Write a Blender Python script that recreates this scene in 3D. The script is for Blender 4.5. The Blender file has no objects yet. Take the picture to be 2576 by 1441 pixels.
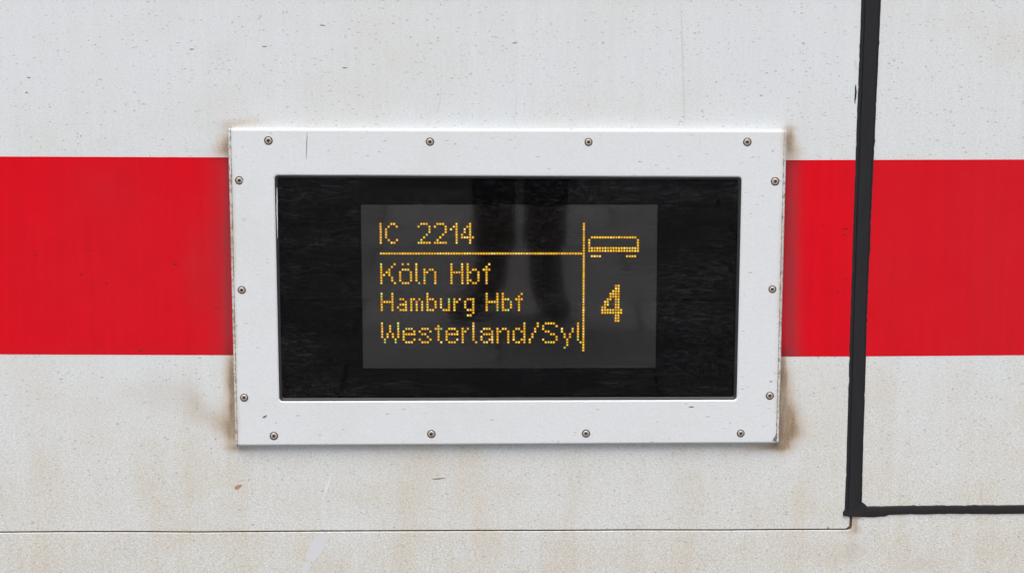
import bpy, bmesh, math, random
from mathutils import Vector, Matrix
random.seed(7)
S = bpy.context.scene
COL = S.collection
R = math.radians

# ------------------------------------------------------------------ camera
CAM = Vector((-0.0238, -3.5224, 0.7538))
PITCH, YAW, ROLL = R(12.048), R(0.5), R(0.149)
FPX = 6070.0                       # focal length in units of a 2576 px wide picture
FW = Vector((math.sin(YAW) * math.cos(PITCH), math.cos(YAW) * math.cos(PITCH), -math.sin(PITCH)))
RI = Vector((math.cos(YAW), -math.sin(YAW), 0.0))
UP = RI.cross(FW)
RI2 = math.cos(ROLL) * RI + math.sin(ROLL) * UP
UP2 = -math.sin(ROLL) * RI + math.cos(ROLL) * UP
cam_d = bpy.data.cameras.new('camera')
cam = bpy.data.objects.new('camera', cam_d)
COL.objects.link(cam)
M = Matrix.Identity(4)
for i in range(3):
    M[i][0], M[i][1], M[i][2], M[i][3] = RI2[i], UP2[i], -FW[i], CAM[i]
cam.matrix_world = M
cam_d.sensor_width = 36.0
cam_d.lens = FPX / 2576.0 * 36.0
cam_d.clip_start = 0.05
cam_d.clip_end = 500.0
S.camera = cam

# ------------------------------------------------------------------ sky and sun (overcast daylight)
SUN_EL, SUN_AZ = R(58), R(188)
w = bpy.data.worlds.new('World')
S.world = w
w.use_nodes = True
nt = w.node_tree
bg = nt.nodes['Background']
sky = nt.nodes.new('ShaderNodeTexSky')
sky.sky_type = 'NISHITA'
sky.sun_disc = False
sky.sun_elevation = SUN_EL
sky.sun_rotation = SUN_AZ
sky.air_density = 1.0
sky.dust_density = 4.0
sky.ozone_density = 1.0
nt.links.new(sky.outputs[0], bg.inputs[0])
bg.inputs[1].default_value = 0.11
sun_d = bpy.data.lights.new('sun', 'SUN')
sun_d.energy = 1.5
sun_d.angle = R(50)
sun_d.color = (1.0, 0.965, 0.90)
sun = bpy.data.objects.new('sun', sun_d)
COL.objects.link(sun)
sdir = Vector((math.sin(SUN_AZ) * math.cos(SUN_EL), math.cos(SUN_AZ) * math.cos(SUN_EL), math.sin(SUN_EL)))
sun.rotation_euler = sdir.to_track_quat('Z', 'Y').to_euler()

S.view_settings.view_transform = 'Standard'
S.view_settings.look = 'None'
S.view_settings.gamma = 1.0
S.view_settings.exposure = 0.48

# ------------------------------------------------------------------ helpers
def at(px, py, Y=0.0):
    """point on the plane y = Y seen at pixel (px, py) of a 2576 x 1441 picture"""
    d = FW * FPX + RI2 * (px - 1288.0) - UP2 * (py - 720.5)
    t = (Y - CAM.y) / d.y
    return CAM + d * t

def xz(px, py, Y=0.0):
    p = at(px, py, Y)
    return p.x, p.z

def link(name, me, mats=(), parent=None, smooth=False):
    o = bpy.data.objects.new(name, me)
    COL.objects.link(o)
    for m in mats:
        me.materials.append(m)
    if parent is not None:
        o.parent = parent
    if smooth:
        for p in me.polygons:
            p.use_smooth = True
    return o

def from_bm(name, bm, mats=(), parent=None, smooth=False):
    me = bpy.data.meshes.new(name)
    bm.normal_update()
    bm.to_mesh(me)
    bm.free()
    return link(name, me, mats, parent, smooth)

def tag(o, label=None, cat=None, group=None, kind=None):
    if label: o['label'] = label
    if cat: o['category'] = cat
    if group: o['group'] = group
    if kind: o['kind'] = kind
    return o

def empty(name, loc=(0, 0, 0)):
    o = bpy.data.objects.new(name, None)
    COL.objects.link(o)
    o.location = loc
    return o

def lerp(a, b, t):
    return a + (b - a) * t

def pl(pts, t):
    """piecewise linear through [(t, v), ...]"""
    if t <= pts[0][0]: 
        (a, va), (b, vb) = pts[0], pts[1]
    elif t >= pts[-1][0]:
        (a, va), (b, vb) = pts[-2], pts[-1]
    else:
        for (a, va), (b, vb) in zip(pts, pts[1:]):
            if a <= t <= b: break
    return va + (vb - va) * (t - a) / (b - a)

# ------------------------------------------------------------------ materials
def new_mat(name):
    m = bpy.data.materials.new(name)
    m.use_nodes = True
    n = m.node_tree
    return m, n, n.nodes['Principled BSDF']

class N:
    """tiny node-graph helper"""
    def __init__(s, nt): s.nt = nt
    def node(s, t, **k):
        n = s.nt.nodes.new(t)
        for a, v in k.items(): setattr(n, a, v)
        return n
    def put(s, sock, v):
        if isinstance(v, bpy.types.NodeSocket): s.nt.links.new(v, sock)
        else: sock.default_value = v
    def math(s, op, a, b=0.0, c=None, clamp=False):
        n = s.node('ShaderNodeMath', operation=op, use_clamp=clamp)
        s.put(n.inputs[0], a); s.put(n.inputs[1], b)
        if c is not None: s.put(n.inputs[2], c)
        return n.outputs[0]
    def ramp(s, v, a, b, lo=0.0, hi=1.0):
        n = s.node('ShaderNodeMapRange', interpolation_type='SMOOTHSTEP')
        s.put(n.inputs[0], v)
        for i, x in zip((1, 2, 3, 4), (a, b, lo, hi)): s.put(n.inputs[i], x)
        return n.outputs[0]
    def coord(s):
        return s.node('ShaderNodeTexCoord').outputs['Object']
    def mapping(s, vec, scale=(1, 1, 1), loc=(0, 0, 0), rot=(0, 0, 0)):
        n = s.node('ShaderNodeMapping')
        s.put(n.inputs[0], vec)
        n.inputs['Scale'].default_value = scale
        n.inputs['Location'].default_value = loc
        n.inputs['Rotation'].default_value = rot
        return n.outputs[0]
    def noise(s, vec, scale=1.0, detail=3.0, rough=0.5, dist=0.0):
        n = s.node('ShaderNodeTexNoise')
        s.put(n.inputs['Vector'], vec)
        n.inputs['Scale'].default_value = scale
        n.inputs['Detail'].default_value = detail
        n.inputs['Roughness'].default_value = rough
        n.inputs['Distortion'].default_value = dist
        return n.outputs[0]
    def voronoi(s, vec, scale=1.0, rnd=1.0):
        n = s.node('ShaderNodeTexVoronoi')
        s.put(n.inputs['Vector'], vec)
        n.inputs['Scale'].default_value = scale
        n.inputs['Randomness'].default_value = rnd
        return n.outputs['Distance'], n.outputs['Color']
    def mix(s, f, a, b):
        n = s.node('ShaderNodeMix', data_type='RGBA')
        s.put(n.inputs[0], f); s.put(n.inputs[6], a); s.put(n.inputs[7], b)
        return n.outputs[2]
    def attr(s, name):
        return s.node('ShaderNodeAttribute', attribute_name=name).outputs['Fac']
    def bump(s, h, strength, dist=0.001):
        n = s.node('ShaderNodeBump')
        s.put(n.inputs['Height'], h)
        n.inputs['Strength'].default_value = strength
        n.inputs['Distance'].default_value = dist
        return n.outputs[0]

def specks(g, P, sx, sz, rad, dens, off):
    """sparse short dashes: soft 0..1 mask"""
    v = g.mapping(P, scale=(sx, 0, sz), loc=(off, 0, off * 1.7))
    wn = g.node('ShaderNodeTexNoise'); g.put(wn.inputs['Vector'], g.mapping(P, scale=(150, 0, 260), loc=(off * 3, 0, off))); wn.inputs['Scale'].default_value = 1.0
    va = g.node('ShaderNodeVectorMath', operation='MULTIPLY_ADD')
    g.put(va.inputs[0], wn.outputs['Color']); va.inputs[1].default_value = (.9, 0, .9); g.put(va.inputs[2], v)
    n2 = g.node('ShaderNodeTexVoronoi', voronoi_dimensions='3D')
    g.put(n2.inputs['Vector'], va.outputs[0]); n2.inputs['Scale'].default_value = 1.0
    d, c = n2.outputs['Distance'], n2.outputs['Color']
    sep = g.node('ShaderNodeSeparateColor'); g.put(sep.inputs[0], c)
    on = g.math('LESS_THAN', sep.outputs[0], dens)
    r = g.math('MULTIPLY', sep.outputs[1], rad)
    near = g.ramp(d, 0.0, 1.0, 1.0, 0.0)
    q = g.math('SUBTRACT', r, d)
    q = g.math('MULTIPLY', q, 1.0 / (rad * .35), clamp=True)
    amt = g.math('MULTIPLY_ADD', sep.outputs[2], .7, .3)
    return g.math('MULTIPLY', g.math('MULTIPLY', q, on), amt)

def paint_mat(name, base, dirtcol, kind='white'):
    m, nt_, b = new_mat(name)
    g = N(nt_)
    P = g.coord()
    grime = g.attr('grime')
    stain = g.attr('stain')
    film = g.attr('film')
    cloud = g.noise(g.mapping(P, scale=(4, 4, 5)), 1.0, 5, .6, .3)
    cloud2 = g.noise(g.mapping(P, scale=(14, 14, 20), loc=(3, 1, 2)), 1.0, 5, .65)
    fine = g.noise(g.mapping(P, scale=(260, 200, 620)), 1.0, 3, .65)
    grit = g.noise(g.mapping(P, scale=(420, 300, 520), loc=(9, 0, 4)), 1.0, 4, .7)
    streak = g.noise(g.mapping(P, scale=(70, 10, 3.5), loc=(1, 1, 7)), 1.0, 4, .6)
    col = base
    if kind == 'white':
        # soft warm discolouration
        f = g.ramp(cloud, .42, .68, 0, .36)
        wide = g.noise(g.mapping(P, scale=(16, 0, 2.6), loc=(4, 0, 1)), 1.0, 4, .6, .4)
        f = g.math('ADD', f, g.math('MULTIPLY', g.ramp(wide, .46, .68), g.math('MULTIPLY_ADD', grime, .42, .06)))
        f = g.math('ADD', f, g.math('MULTIPLY', grime, .62))
        f = g.math('MULTIPLY', f, g.ramp(cloud2, .25, .75, .6, 1.25), clamp=True)
        col = g.mix(f, (*base, 1), (base[0] * .92, base[1] * .845, base[2] * .74, 1))
        # very fine grain, rougher where grimy
        a = g.math('MULTIPLY_ADD', grime, .60, .42)
        gr = g.math('MULTIPLY', g.math('SUBTRACT', fine, .5), a)
        gr = g.math('ADD', gr, g.math('MULTIPLY', g.math('SUBTRACT', grit, .5), g.math('MULTIPLY_ADD', grime, 1.25, .28)))
        gr = g.math('ADD', gr, g.math('MULTIPLY', g.math('SUBTRACT', streak, .5), .10))
        mot = g.noise(g.mapping(P, scale=(110, 90, 190), loc=(5, 5, 1)), 1.0, 3, .6)
        gr = g.math('ADD', gr, g.math('MULTIPLY', g.math('SUBTRACT', mot, .5), g.math('MULTIPLY_ADD', grime, .22, .08)))
        hs = g.node('ShaderNodeHueSaturation')
        g.put(hs.inputs['Color'], col)
        g.put(hs.inputs['Value'], g.math('ADD', gr, 1.0))
        col = hs.outputs[0]
        # stains with a shape of their own
        vs1 = g.noise(g.mapping(P, scale=(230, 60, 40), loc=(2, 1, 5)), 1.0, 4, .65)
        brk = g.math('ADD', g.math('ADD', g.math('MULTIPLY', grit, .45), g.math('MULTIPLY', vs1, .25)), g.math('MULTIPLY', cloud2, .35))
        sm = g.math('MULTIPLY', stain, g.ramp(brk, .36, .70, .58, 1.22), clamp=True)
        col = g.mix(g.ramp(sm, 0, .75, 0, .85), col, (.43, .335, .235, 1))
        col = g.mix(g.ramp(sm, .40, 1.25, 0, 1), col, (*dirtcol, 1))
        s1 = specks(g, P, 95, 330, .32, .045, 2.3)
        s2 = specks(g, P, 200, 460, .46, .20, 7.1)
        s3 = specks(g, P, 150, 210, .34, .055, 5.7)
        s = g.math('MAXIMUM', g.math('MULTIPLY', s1, .62), g.math('MULTIPLY', s2, .55))
        s = g.math('MAXIMUM', s, g.math('MULTIPLY', s3, .58))
        col = g.mix(s, col, (.19, .175, .16, 1))
    else:
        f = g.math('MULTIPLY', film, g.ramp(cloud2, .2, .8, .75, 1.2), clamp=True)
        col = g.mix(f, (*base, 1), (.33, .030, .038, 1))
        gr = g.math('MULTIPLY', g.math('SUBTRACT', cloud, .5), .10)
        gr = g.math('ADD', gr, g.math('MULTIPLY', g.math('SUBTRACT', streak, .5), .22))
        gr = g.math('ADD', gr, g.math('MULTIPLY', g.math('SUBTRACT', cloud2, .5), .14))
        gr = g.math('ADD', gr, g.math('MULTIPLY', g.math('SUBTRACT', fine, .5), .12))
        hs = g.node('ShaderNodeHueSaturation')
        g.put(hs.inputs['Color'], col)
        g.put(hs.inputs['Value'], g.math('ADD', gr, 1.0))
        col = hs.outputs[0]
        col = g.mix(stain, col, (.16, .012, .014, 1))
        s1 = specks(g, P, 90, 160, .30, .020, 1.3)
        s2 = specks(g, P, 45, 80, .20, .04, 4.3)
        s = g.math('MAXIMUM', g.math('MULTIPLY', s1, .7), g.math('MULTIPLY', s2, .6))
        col = g.mix(s, col, (.16, .008, .010, 1))
    g.put(b.inputs['Base Color'], col)
    b.inputs['Roughness'].default_value = .46 if kind == 'white' else .34
    b.inputs['Specular IOR Level'].default_value = .35 if kind == 'white' else .14
    peel = g.noise(g.mapping(P, scale=(160, 160, 200)), 1.0, 3, .6)
    h = g.math('ADD', g.math('MULTIPLY', peel, .25), g.math('MULTIPLY', grit, .22))
    g.put(b.inputs['Normal'], g.bump(h, .30 if kind == 'white' else .12, .001))
    return m

M_white = paint_mat('weathered_white_paint', (.648, .684, .700), (.20, .135, .080))
M_red = paint_mat('signal_red_film', (.64, .0028, .0120), (.2, .02, .02), 'red')

def frame_mat():
    m, nt_, b = new_mat('frame_white_paint')
    g = N(nt_)
    P = g.coord()
    sp = g.node('ShaderNodeSeparateXYZ'); g.put(sp.inputs[0], P)
    cloud = g.noise(g.mapping(P, scale=(7, 7, 8)), 1.0, 4, .6)
    fine = g.noise(g.mapping(P, scale=(240, 200, 700)), 1.0, 3, .65)
    grit = g.noise(g.mapping(P, scale=(300, 300, 420), loc=(4, 2, 1)), 1.0, 4, .7)
    f = g.ramp(cloud, .45, .75, 0, .25)
    col = g.mix(f, (.668, .700, .718, 1), (.60, .60, .575, 1))
    gr = g.math('ADD', g.math('MULTIPLY', g.math('SUBTRACT', fine, .5), .30), g.math('MULTIPLY', g.math('SUBTRACT', grit, .5), .12))
    hs = g.node('ShaderNodeHueSaturation')
    g.put(hs.inputs['Color'], col); g.put(hs.inputs['Value'], g.math('ADD', gr, 1.0))
    col = hs.outputs[0]
    # dirt caught along the rolled left and right edges
    ax = g.math('ABSOLUTE', g.math('SUBTRACT', sp.outputs[0], .0))
    edge_x = ax
    e = g.ramp(edge_x, .4030, .4085, 0, 1)
    chips = g.noise(g.mapping(P, scale=(180, 180, 150), loc=(2, 8, 3)), 1.0, 4, .75)
    e = g.math('MULTIPLY', e, g.ramp(chips, .47, .66, 0, 1))
    e2 = g.math('MULTIPLY', g.ramp(edge_x, .399, .408, 0, .60), g.ramp(cloud, .3, .7))
    col = g.mix(e2, col, (.44, .35, .24, 1))
    col = g.mix(g.math('MULTIPLY', e, .8), col, (.15, .12, .09, 1))
    ln = g.math('MULTIPLY', g.ramp(g.math('ABSOLUTE', g.math('SUBTRACT', edge_x, .4062)), .0003, .0009, 1, 0), g.ramp(chips, .34, .56, .35, 1))
    col = g.mix(ln, col, (.17, .115, .07, 1))
    s1 = specks(g, P, 120, 420, .42, .07, 3.3)
    s2 = specks(g, P, 150, 190, .28, .022, 8.1)
    s = g.math('MAXIMUM', g.math('MULTIPLY', s1, .55), g.math('MULTIPLY', s2, .6))
    col = g.mix(s, col, (.17, .16, .15, 1))
    g.put(b.inputs['Base Color'], col)
    b.inputs['Roughness'].default_value = .42
    b.inputs['Specular IOR Level'].default_value = .35
    g.put(b.inputs['Normal'], g.bump(g.math('ADD', g.math('MULTIPLY', grit, .2), g.math('MULTIPLY', cloud, .3)), .25, .001))
    return m
M_frame = frame_mat()

def plain(name, col, rough=.5, metal=0.0, spec=.5, noise_amp=.25, nscale=(120, 120, 120), bump=.2):
    m, nt_, b = new_mat(name)
    g = N(nt_)
    P = g.coord()
    n1 = g.noise(g.mapping(P, scale=nscale), 1.0, 4, .65)
    hs = g.node('ShaderNodeHueSaturation')
    hs.inputs['Color'].default_value = (*col, 1)
    g.put(hs.inputs['Value'], g.math('MULTIPLY_ADD', n1, noise_amp * 2, 1 - noise_amp))
    g.put(b.inputs['Base Color'], hs.outputs[0])
    g.put(b.inputs['Roughness'], g.math('MULTIPLY_ADD', n1, .2, rough - .1))
    b.inputs['Metallic'].default_value = metal
    b.inputs['Specular IOR Level'].default_value = spec
    if bump: g.put(b.inputs['Normal'], g.bump(n1, bump, .0008))
    return m

M_rubber = plain('black_rubber', (.0125, .0125, .0155), .6, 0, .32, .30, (60, 60, 14), .25)
M_tape = plain('black_sealant', (.016, .014, .016), .62, 0, .35, .30, (80, 80, 40), .4)
M_gasket = plain('gasket_rubber', (.022, .019, .022), .38, 0, .6, .4, (50, 50, 50), .3)
M_gap = plain('rusty_gap', (.12, .080, .052), .9, 0, .1, .5, (90, 90, 90), .2)
M_rivet = plain('rivet_metal', (.50, .44, .385), .45, .35, .5, .28, (500, 500, 500), .25)
M_rivet_d = plain('rivet_dirt', (.070, .055, .048), .8, 0, .2, .35, (600, 600, 600), .3)
M_mandrel = plain('rivet_mandrel', (.060, .045, .035), .6, .3, .4, .4, (900, 900, 900), .3)
M_scuff = plain('bare_scuff', (.70, .72, .74), .55, 0, .3, .08, (300, 300, 300), .1)
M_soft_scuff = plain('wiped_paint', (.62, .64, .665), .5, 0, .3, .08, (200, 200, 400), .1)
M_mark = plain('dark_mark', (.17, .155, .145), .7, 0, .2, .4, (900, 900, 900), .1)
M_faint = plain('grey_run', (.59, .60, .59), .5, 0, .3, .12, (300, 300, 90), .1)
M_faint2 = plain('light_run', (.60, .61, .62), .5, 0, .3, .10, (300, 300, 60), .1)
M_chip = plain('red_primer_chip', (.42, .24, .18), .7, 0, .2, .45, (900, 900, 900), .2)
M_redmark = plain('dark_red_mark', (.20, .010, .013), .5, 0, .3, .3, (900, 900, 900), .1)
M_mask = plain('black_glass_print', (.0035, .0035, .0042), .9, 0, .05, .3, (40, 40, 40), 0)
M_body = plain('carriage_body', (.30, .30, .30), .6)

def glass_mat():
    m, nt_, b = new_mat('dusty_glass')
    g = N(nt_)
    nt_.nodes.remove(b)
    out = nt_.nodes['Material Output']
    P = g.coord()
    tr = g.node('ShaderNodeBsdfTransparent')
    tr.inputs[0].default_value = (.97, .97, .97, 1)
    gl = g.node('ShaderNodeBsdfGlossy')
    gl.inputs['Roughness'].default_value = .01
    fr = g.node('ShaderNodeFresnel'); fr.inputs[0].default_value = 1.28
    wav = g.noise(g.mapping(P, scale=(7, 7, 16)), 1.0, 2, .5)
    nb = g.bump(wav, .02, .002)
    g.put(gl.inputs['Normal'], nb)
    mx = g.node('ShaderNodeMixShader')
    g.put(mx.inputs[0], fr.outputs[0]); g.put(mx.inputs[1], tr.outputs[0]); g.put(mx.inputs[2], gl.outputs[0])
    df = g.node('ShaderNodeBsdfDiffuse'); df.inputs[0].default_value = (.55, .56, .60, 1)
    a = g.noise(g.mapping(P, scale=(55, 0, 210)), 1.0, 4, .70, .8)
    a2 = g.noise(g.mapping(P, scale=(150, 0, 260), loc=(6, 0, 2)), 1.0, 4, .70, .8)
    c = g.noise(g.mapping(P, scale=(6, 0, 18)), 1.0, 4, .65, .5)
    d = g.noise(g.mapping(P, scale=(190, 0, 60), loc=(3, 3, 3)), 1.0, 4, .7, .8)
    k = g.math('MULTIPLY', g.ramp(a, .45, .72), g.ramp(c, .35, .65, .25, 1))
    k = g.math('ADD', k, g.math('MULTIPLY', g.ramp(a2, .48, .74), .7))
    k = g.math('ADD', k, g.math('MULTIPLY', g.ramp(d, .52, .78), .35))
    k = g.math('MULTIPLY', k, g.ramp(c, .30, .66, .35, 1.3))
    k = g.math('MULTIPLY_ADD', k, .0235, .0)
    s1 = specks(g, P, 90, 200, .22, .010, 3.9)
    k = g.math('ADD', k, g.math('MULTIPLY', s1, .10))
    m2 = g.node('ShaderNodeMixShader')
    g.put(m2.inputs[0], k); g.put(m2.inputs[1], mx.outputs[0]); g.put(m2.inputs[2], df.outputs[0])
    nt_.links.new(m2.outputs[0], out.inputs[0])
    return m
M_glass = glass_mat()

def board_mat():
    m, nt_, b = new_mat('led_board')
    g = N(nt_)
    P = g.coord()
    n1 = g.noise(g.mapping(P, scale=(900, 900, 300)), 1.0, 2, .6)
    n2 = g.noise(g.mapping(P, scale=(300, 900, 900), loc=(1, 1, 1)), 1.0, 2, .6)
    f = g.ramp(g.math('ADD', n1, n2), .75, 1.25)
    g.put(b.inputs['Base Color'], g.mix(f, (.0030, .0027, .0022, 1), (.017, .0150, .0120, 1)))
    b.inputs['Roughness'].default_value = .045
    b.inputs['IOR'].default_value = 1.84
    b.inputs['Specular IOR Level'].default_value = .5
    
    return m
M_board = board_mat()

def emis(name, col, s):
    m, nt_, b = new_mat(name)
    g = N(nt_)
    b.inputs['Base Color'].default_value = (.02, .015, .01, 1)
    b.inputs['Emission Color'].default_value = (*col, 1)
    n1 = g.noise(g.mapping(g.coord(), scale=(190, 190, 190)), 1.0, 2, .6)
    g.put(b.inputs['Emission Strength'], g.math('MULTIPLY', g.ramp(n1, .3, .7, .8, 1.2), s))
    b.inputs['Roughness'].default_value = .4
    return m
LED = [emis('led_amber', (1.0, .64, .022), .95), emis('led_warm_white', (1.0, .78, .22), .98),
       emis('led_green', (.50, .95, .25), .75), emis('led_red', (1.0, .25, .12), .8), emis('led_gold', (1.0, .56, .008), .88)]
M_halo = emis('led_halo', (1.0, .37, .0), .125)  # amber bloom round the lit dots, put into the emission of added tiles
M_halo_g = emis('led_halo_green', (.30, .45, .01), .09)  # same painted bloom, for the green dots

# ------------------------------------------------------------------ platform the picture is taken from (seen only mirrored in the glass)
GZ = CAM.z - 1.60
bm = bmesh.new()
for v in [(-150, -200, 0), (150, -200, 0), (150, 40, 0), (-150, 40, 0)]:
    bm.verts.new((v[0], v[1], GZ - .012))
bm.faces.new(bm.verts)
M_sand = plain('platform_bedding', (.10, .095, .09), .9, 0, .2, .3, (30, 30, 30), .3)
o = from_bm('platform', bm, [M_sand])
tag(o, kind='structure')
platform = o
def slab_mat(name, k):
    return plain(name, (k, k * .985, k * .97), .85, 0, .3, .25, (25, 25, 25), .3)
SL = [slab_mat('paving_concrete_a', .24), slab_mat('paving_concrete_b', .29), slab_mat('paving_concrete_c', .20)]
PS = .42
meshes = []
for k in range(3):
    bm = bmesh.new()
    r = bmesh.ops.create_cube(bm, size=1.0)
    bmesh.ops.scale(bm, vec=(PS * 2 - .011, PS - .011, .03), verts=bm.verts)
    bmesh.ops.bevel(bm, geom=list(bm.edges), offset=.003, segments=1, affect='EDGES')
    me = bpy.data.meshes.new('paving_slab')
    bm.to_mesh(me); bm.free()
    me.materials.append(SL[k])
    meshes.append(me)
for j in range(19):
    for i in range(-5, 5):
        o = bpy.data.objects.new('paving_slab', random.choice(meshes))
        COL.objects.link(o)
        o.parent = platform
        o.location = ((i + .5 + .5 * (j % 2)) * PS * 2, -(.43 + PS * (j + .5)), GZ - .015 + random.uniform(-.001, .001))

# ------------------------------------------------------------------ train carriage: panels, stripe, seal
car = empty('train_carriage', (0, 0, GZ))
tag(car, 'white train carriage side with broad red stripe and black rubber door seal', 'train')
def carlink(name, me, mats, smooth=False):
    o = link(name, me, mats, car, smooth)
    o.location = (0, 0, -GZ)
    return o

# seal centre lines, in picture pixels
SEAL_L = [(-200, 2174.5), (0, 2167), (401, 2152), (769, 2140), (1171, 2129), (1275, 2125), (1298, 2124)]
SEAL_R = [(-200, 2225), (0, 2216), (401, 2198), (769, 2182), (1171, 2170), (1275, 2168), (1298, 2166)]
def seal_x(z):                       # world x of the seam hidden under the upright seal
    py = 720.5
    for _ in range(4):
        px = (pl(SEAL_L, py) + pl(SEAL_R, py)) / 2
        p = at(px, py); py += (p.z - z) / .000586
    return p.x
Z_top, Z_bot = 1.75, GZ + .10
X_l, X_r = -3.0, 3.0
JOINT = [(-500, 1338.5), (0, 1337.8), (150, 1336.6), (330, 1336.2), (500, 1337.4), (700, 1335.6), (900, 1334.6), (1200, 1333.6), (1420, 1333.2), (1600, 1332.0), (1800, 1332.4), (1960, 1331.2), (2110, 1330.6)]
def joint_z(x, off=0.0):
    px = 1288 + x / .000586
    for _ in range(4):
        p = at(px, pl(JOINT, px) + off); px += (x - p.x) / .000586
    return p.z
XG = at(2141.5, 1315).x
ZS = at(2141, 1285).z                # centre of the lying seal
RC = .0055

# dirt as vertex attributes: stains have their own place on the panel
STAIN = [  # px, py, sx, sy, amount
    (578, 318, 20, 10, .20), (606, 309, 30, 9, .26), (640, 296, 30, 10, .20), (625, 312, 70, 6, .14), (573, 366, 6, 24, .60), (563, 366, 12, 24, .34), (556, 365, 18, 26, .30), (535, 382, 34, 14, .20),
    (1984, 362, 9, 34, .60), (1996, 370, 13, 30, .40), (2008, 388, 14, 16, .22), (1988, 344, 7, 10, .35), (1960, 322, 50, 5, .25),
    (900, 321, 130, 3.0, .22), (1300, 324, 150, 3.0, .22), (1650, 325, 110, 3.0, .22),
    (585, 950, 5, 40, .80), (588, 1040, 6, 40, .90), (578, 1010, 13, 80, .42), (580, 1085, 12, 26, .50), (552, 1072, 22, 26, .40), (520, 1045, 30, 22, .22), (492, 1015, 18, 30, .20), (470, 1000, 40, 40, .10),
    (575, 925, 10, 40, .35), (430, 980, 70, 40, .14), (350, 1000, 90, 60, .12), (600, 1128, 24, 7, .40), (660, 1126, 50, 6, .30),
    (1969, 930, 7, 44, .65), (1966, 1010, 8, 70, .90), (1968, 1078, 13, 30, .95), (1990, 1065, 13, 34, .60), (1984, 990, 12, 60, .42), (2008, 1050, 22, 48, .26), (2012, 1088, 16, 14, .22),
    (1940, 1124, 36, 7, .60), (1966, 1112, 14, 10, .55), (1890, 1134, 50, 12, .28), (900, 1128, 90, 5, .20), (1250, 1125, 130, 5, .20), (1600, 1123, 110, 5, .25), (1800, 1120, 60, 5, .25),
    (2150, 1312, 7, 12, .65), (2154, 1330, 10, 9, .42), (2135, 1338, 26, 5, .25), (2152, 1375, 22, 22, .30), (2120, 1398, 26, 16, .14),
    (200, 1339, 180, 3.0, .20), (640, 1338, 150, 3.0, .30), (1100, 1335, 150, 3.0, .25), (1600, 1334, 180, 3.0, .22), (2000, 1333, 90, 3.0, .25),
    (2215, 990, 14, 46, .10), (2285, 1140, 14, 50, .10), (2440, 1260, 50, 24, .08), (2250, 1190, 16, 20, .07),
    (2420, 960, 60, 40, .10), (2400, 1410, 90, 30, .18), (2300, 1425, 40, 16, .16), (800, 1428, 50, 14, .24), (2040, 1110, 30, 10, .10),
    (300, 1410, 120, 40, .14), (120, 1430, 60, 20, .16), (1500, 1400, 300, 40, .10), (880, 1250, 120, 40, .12), (1700, 1220, 200, 40, .08), (300, 1210, 60, 20, .10),
    (900, 180, 60, 30, .05), (760, 225, 50, 30, .08), (280, 470, 10, 10, .0), (270, 360, 40, 12, .12), (500, 250, 60, 20, .07),
]
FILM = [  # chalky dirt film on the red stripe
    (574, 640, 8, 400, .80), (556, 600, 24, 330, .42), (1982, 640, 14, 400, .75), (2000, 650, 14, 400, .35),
    (490, 680, 22, 100, .22), (270, 480, 70, 60, .16), (2500, 650, 150, 400, .24), (2230, 620, 60, 300, .12),
    (300, 700, 200, 140, .12), (1980, 890, 24, 14, .3), (300, 880, 300, 8, .12),
]
def gsum(lst, px, py):
    s = 0.0
    for (cx, cy, sx, sy, a) in lst:
        dx, dy = (px - cx) / sx, (py - cy) / sy
        q = dx * dx + dy * dy
        if q < 9: s += a * math.exp(-.5 * q)
    return min(s, 1.0)
def to_px(x, z):
    d = Vector((x, 0, z)) - CAM
    k = FPX / d.dot(FW)
    return 1288 + d.dot(RI2) * k, 720.5 - d.dot(UP2) * k
def grime_at(px, py):
    g = max(0.0, min(1.0, (py - 820) / 420)) * .62 + max(0.0, min(1.0, (py - 1330) / 30)) * .28
    if px > 2170: g += .14
    g += .08 * max(0, min(1, (py - 120) / 300)) 
    return min(g, 1.0)

def axis(lo, hi, a, b, fine, coarse):
    v = []; x = lo
    n1 = max(1, round((a - lo) / coarse)); n2 = round((b - a) / fine); n3 = max(1, round((hi - b) / coarse))
    if a > lo: v += [lo + (a - lo) * i / n1 for i in range(n1)]
    v += [a + (b - a) * i / n2 for i in range(n2)]
    v += [b + (hi - b) * i / n3 for i in range(n3 + 1)]
    return v

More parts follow.
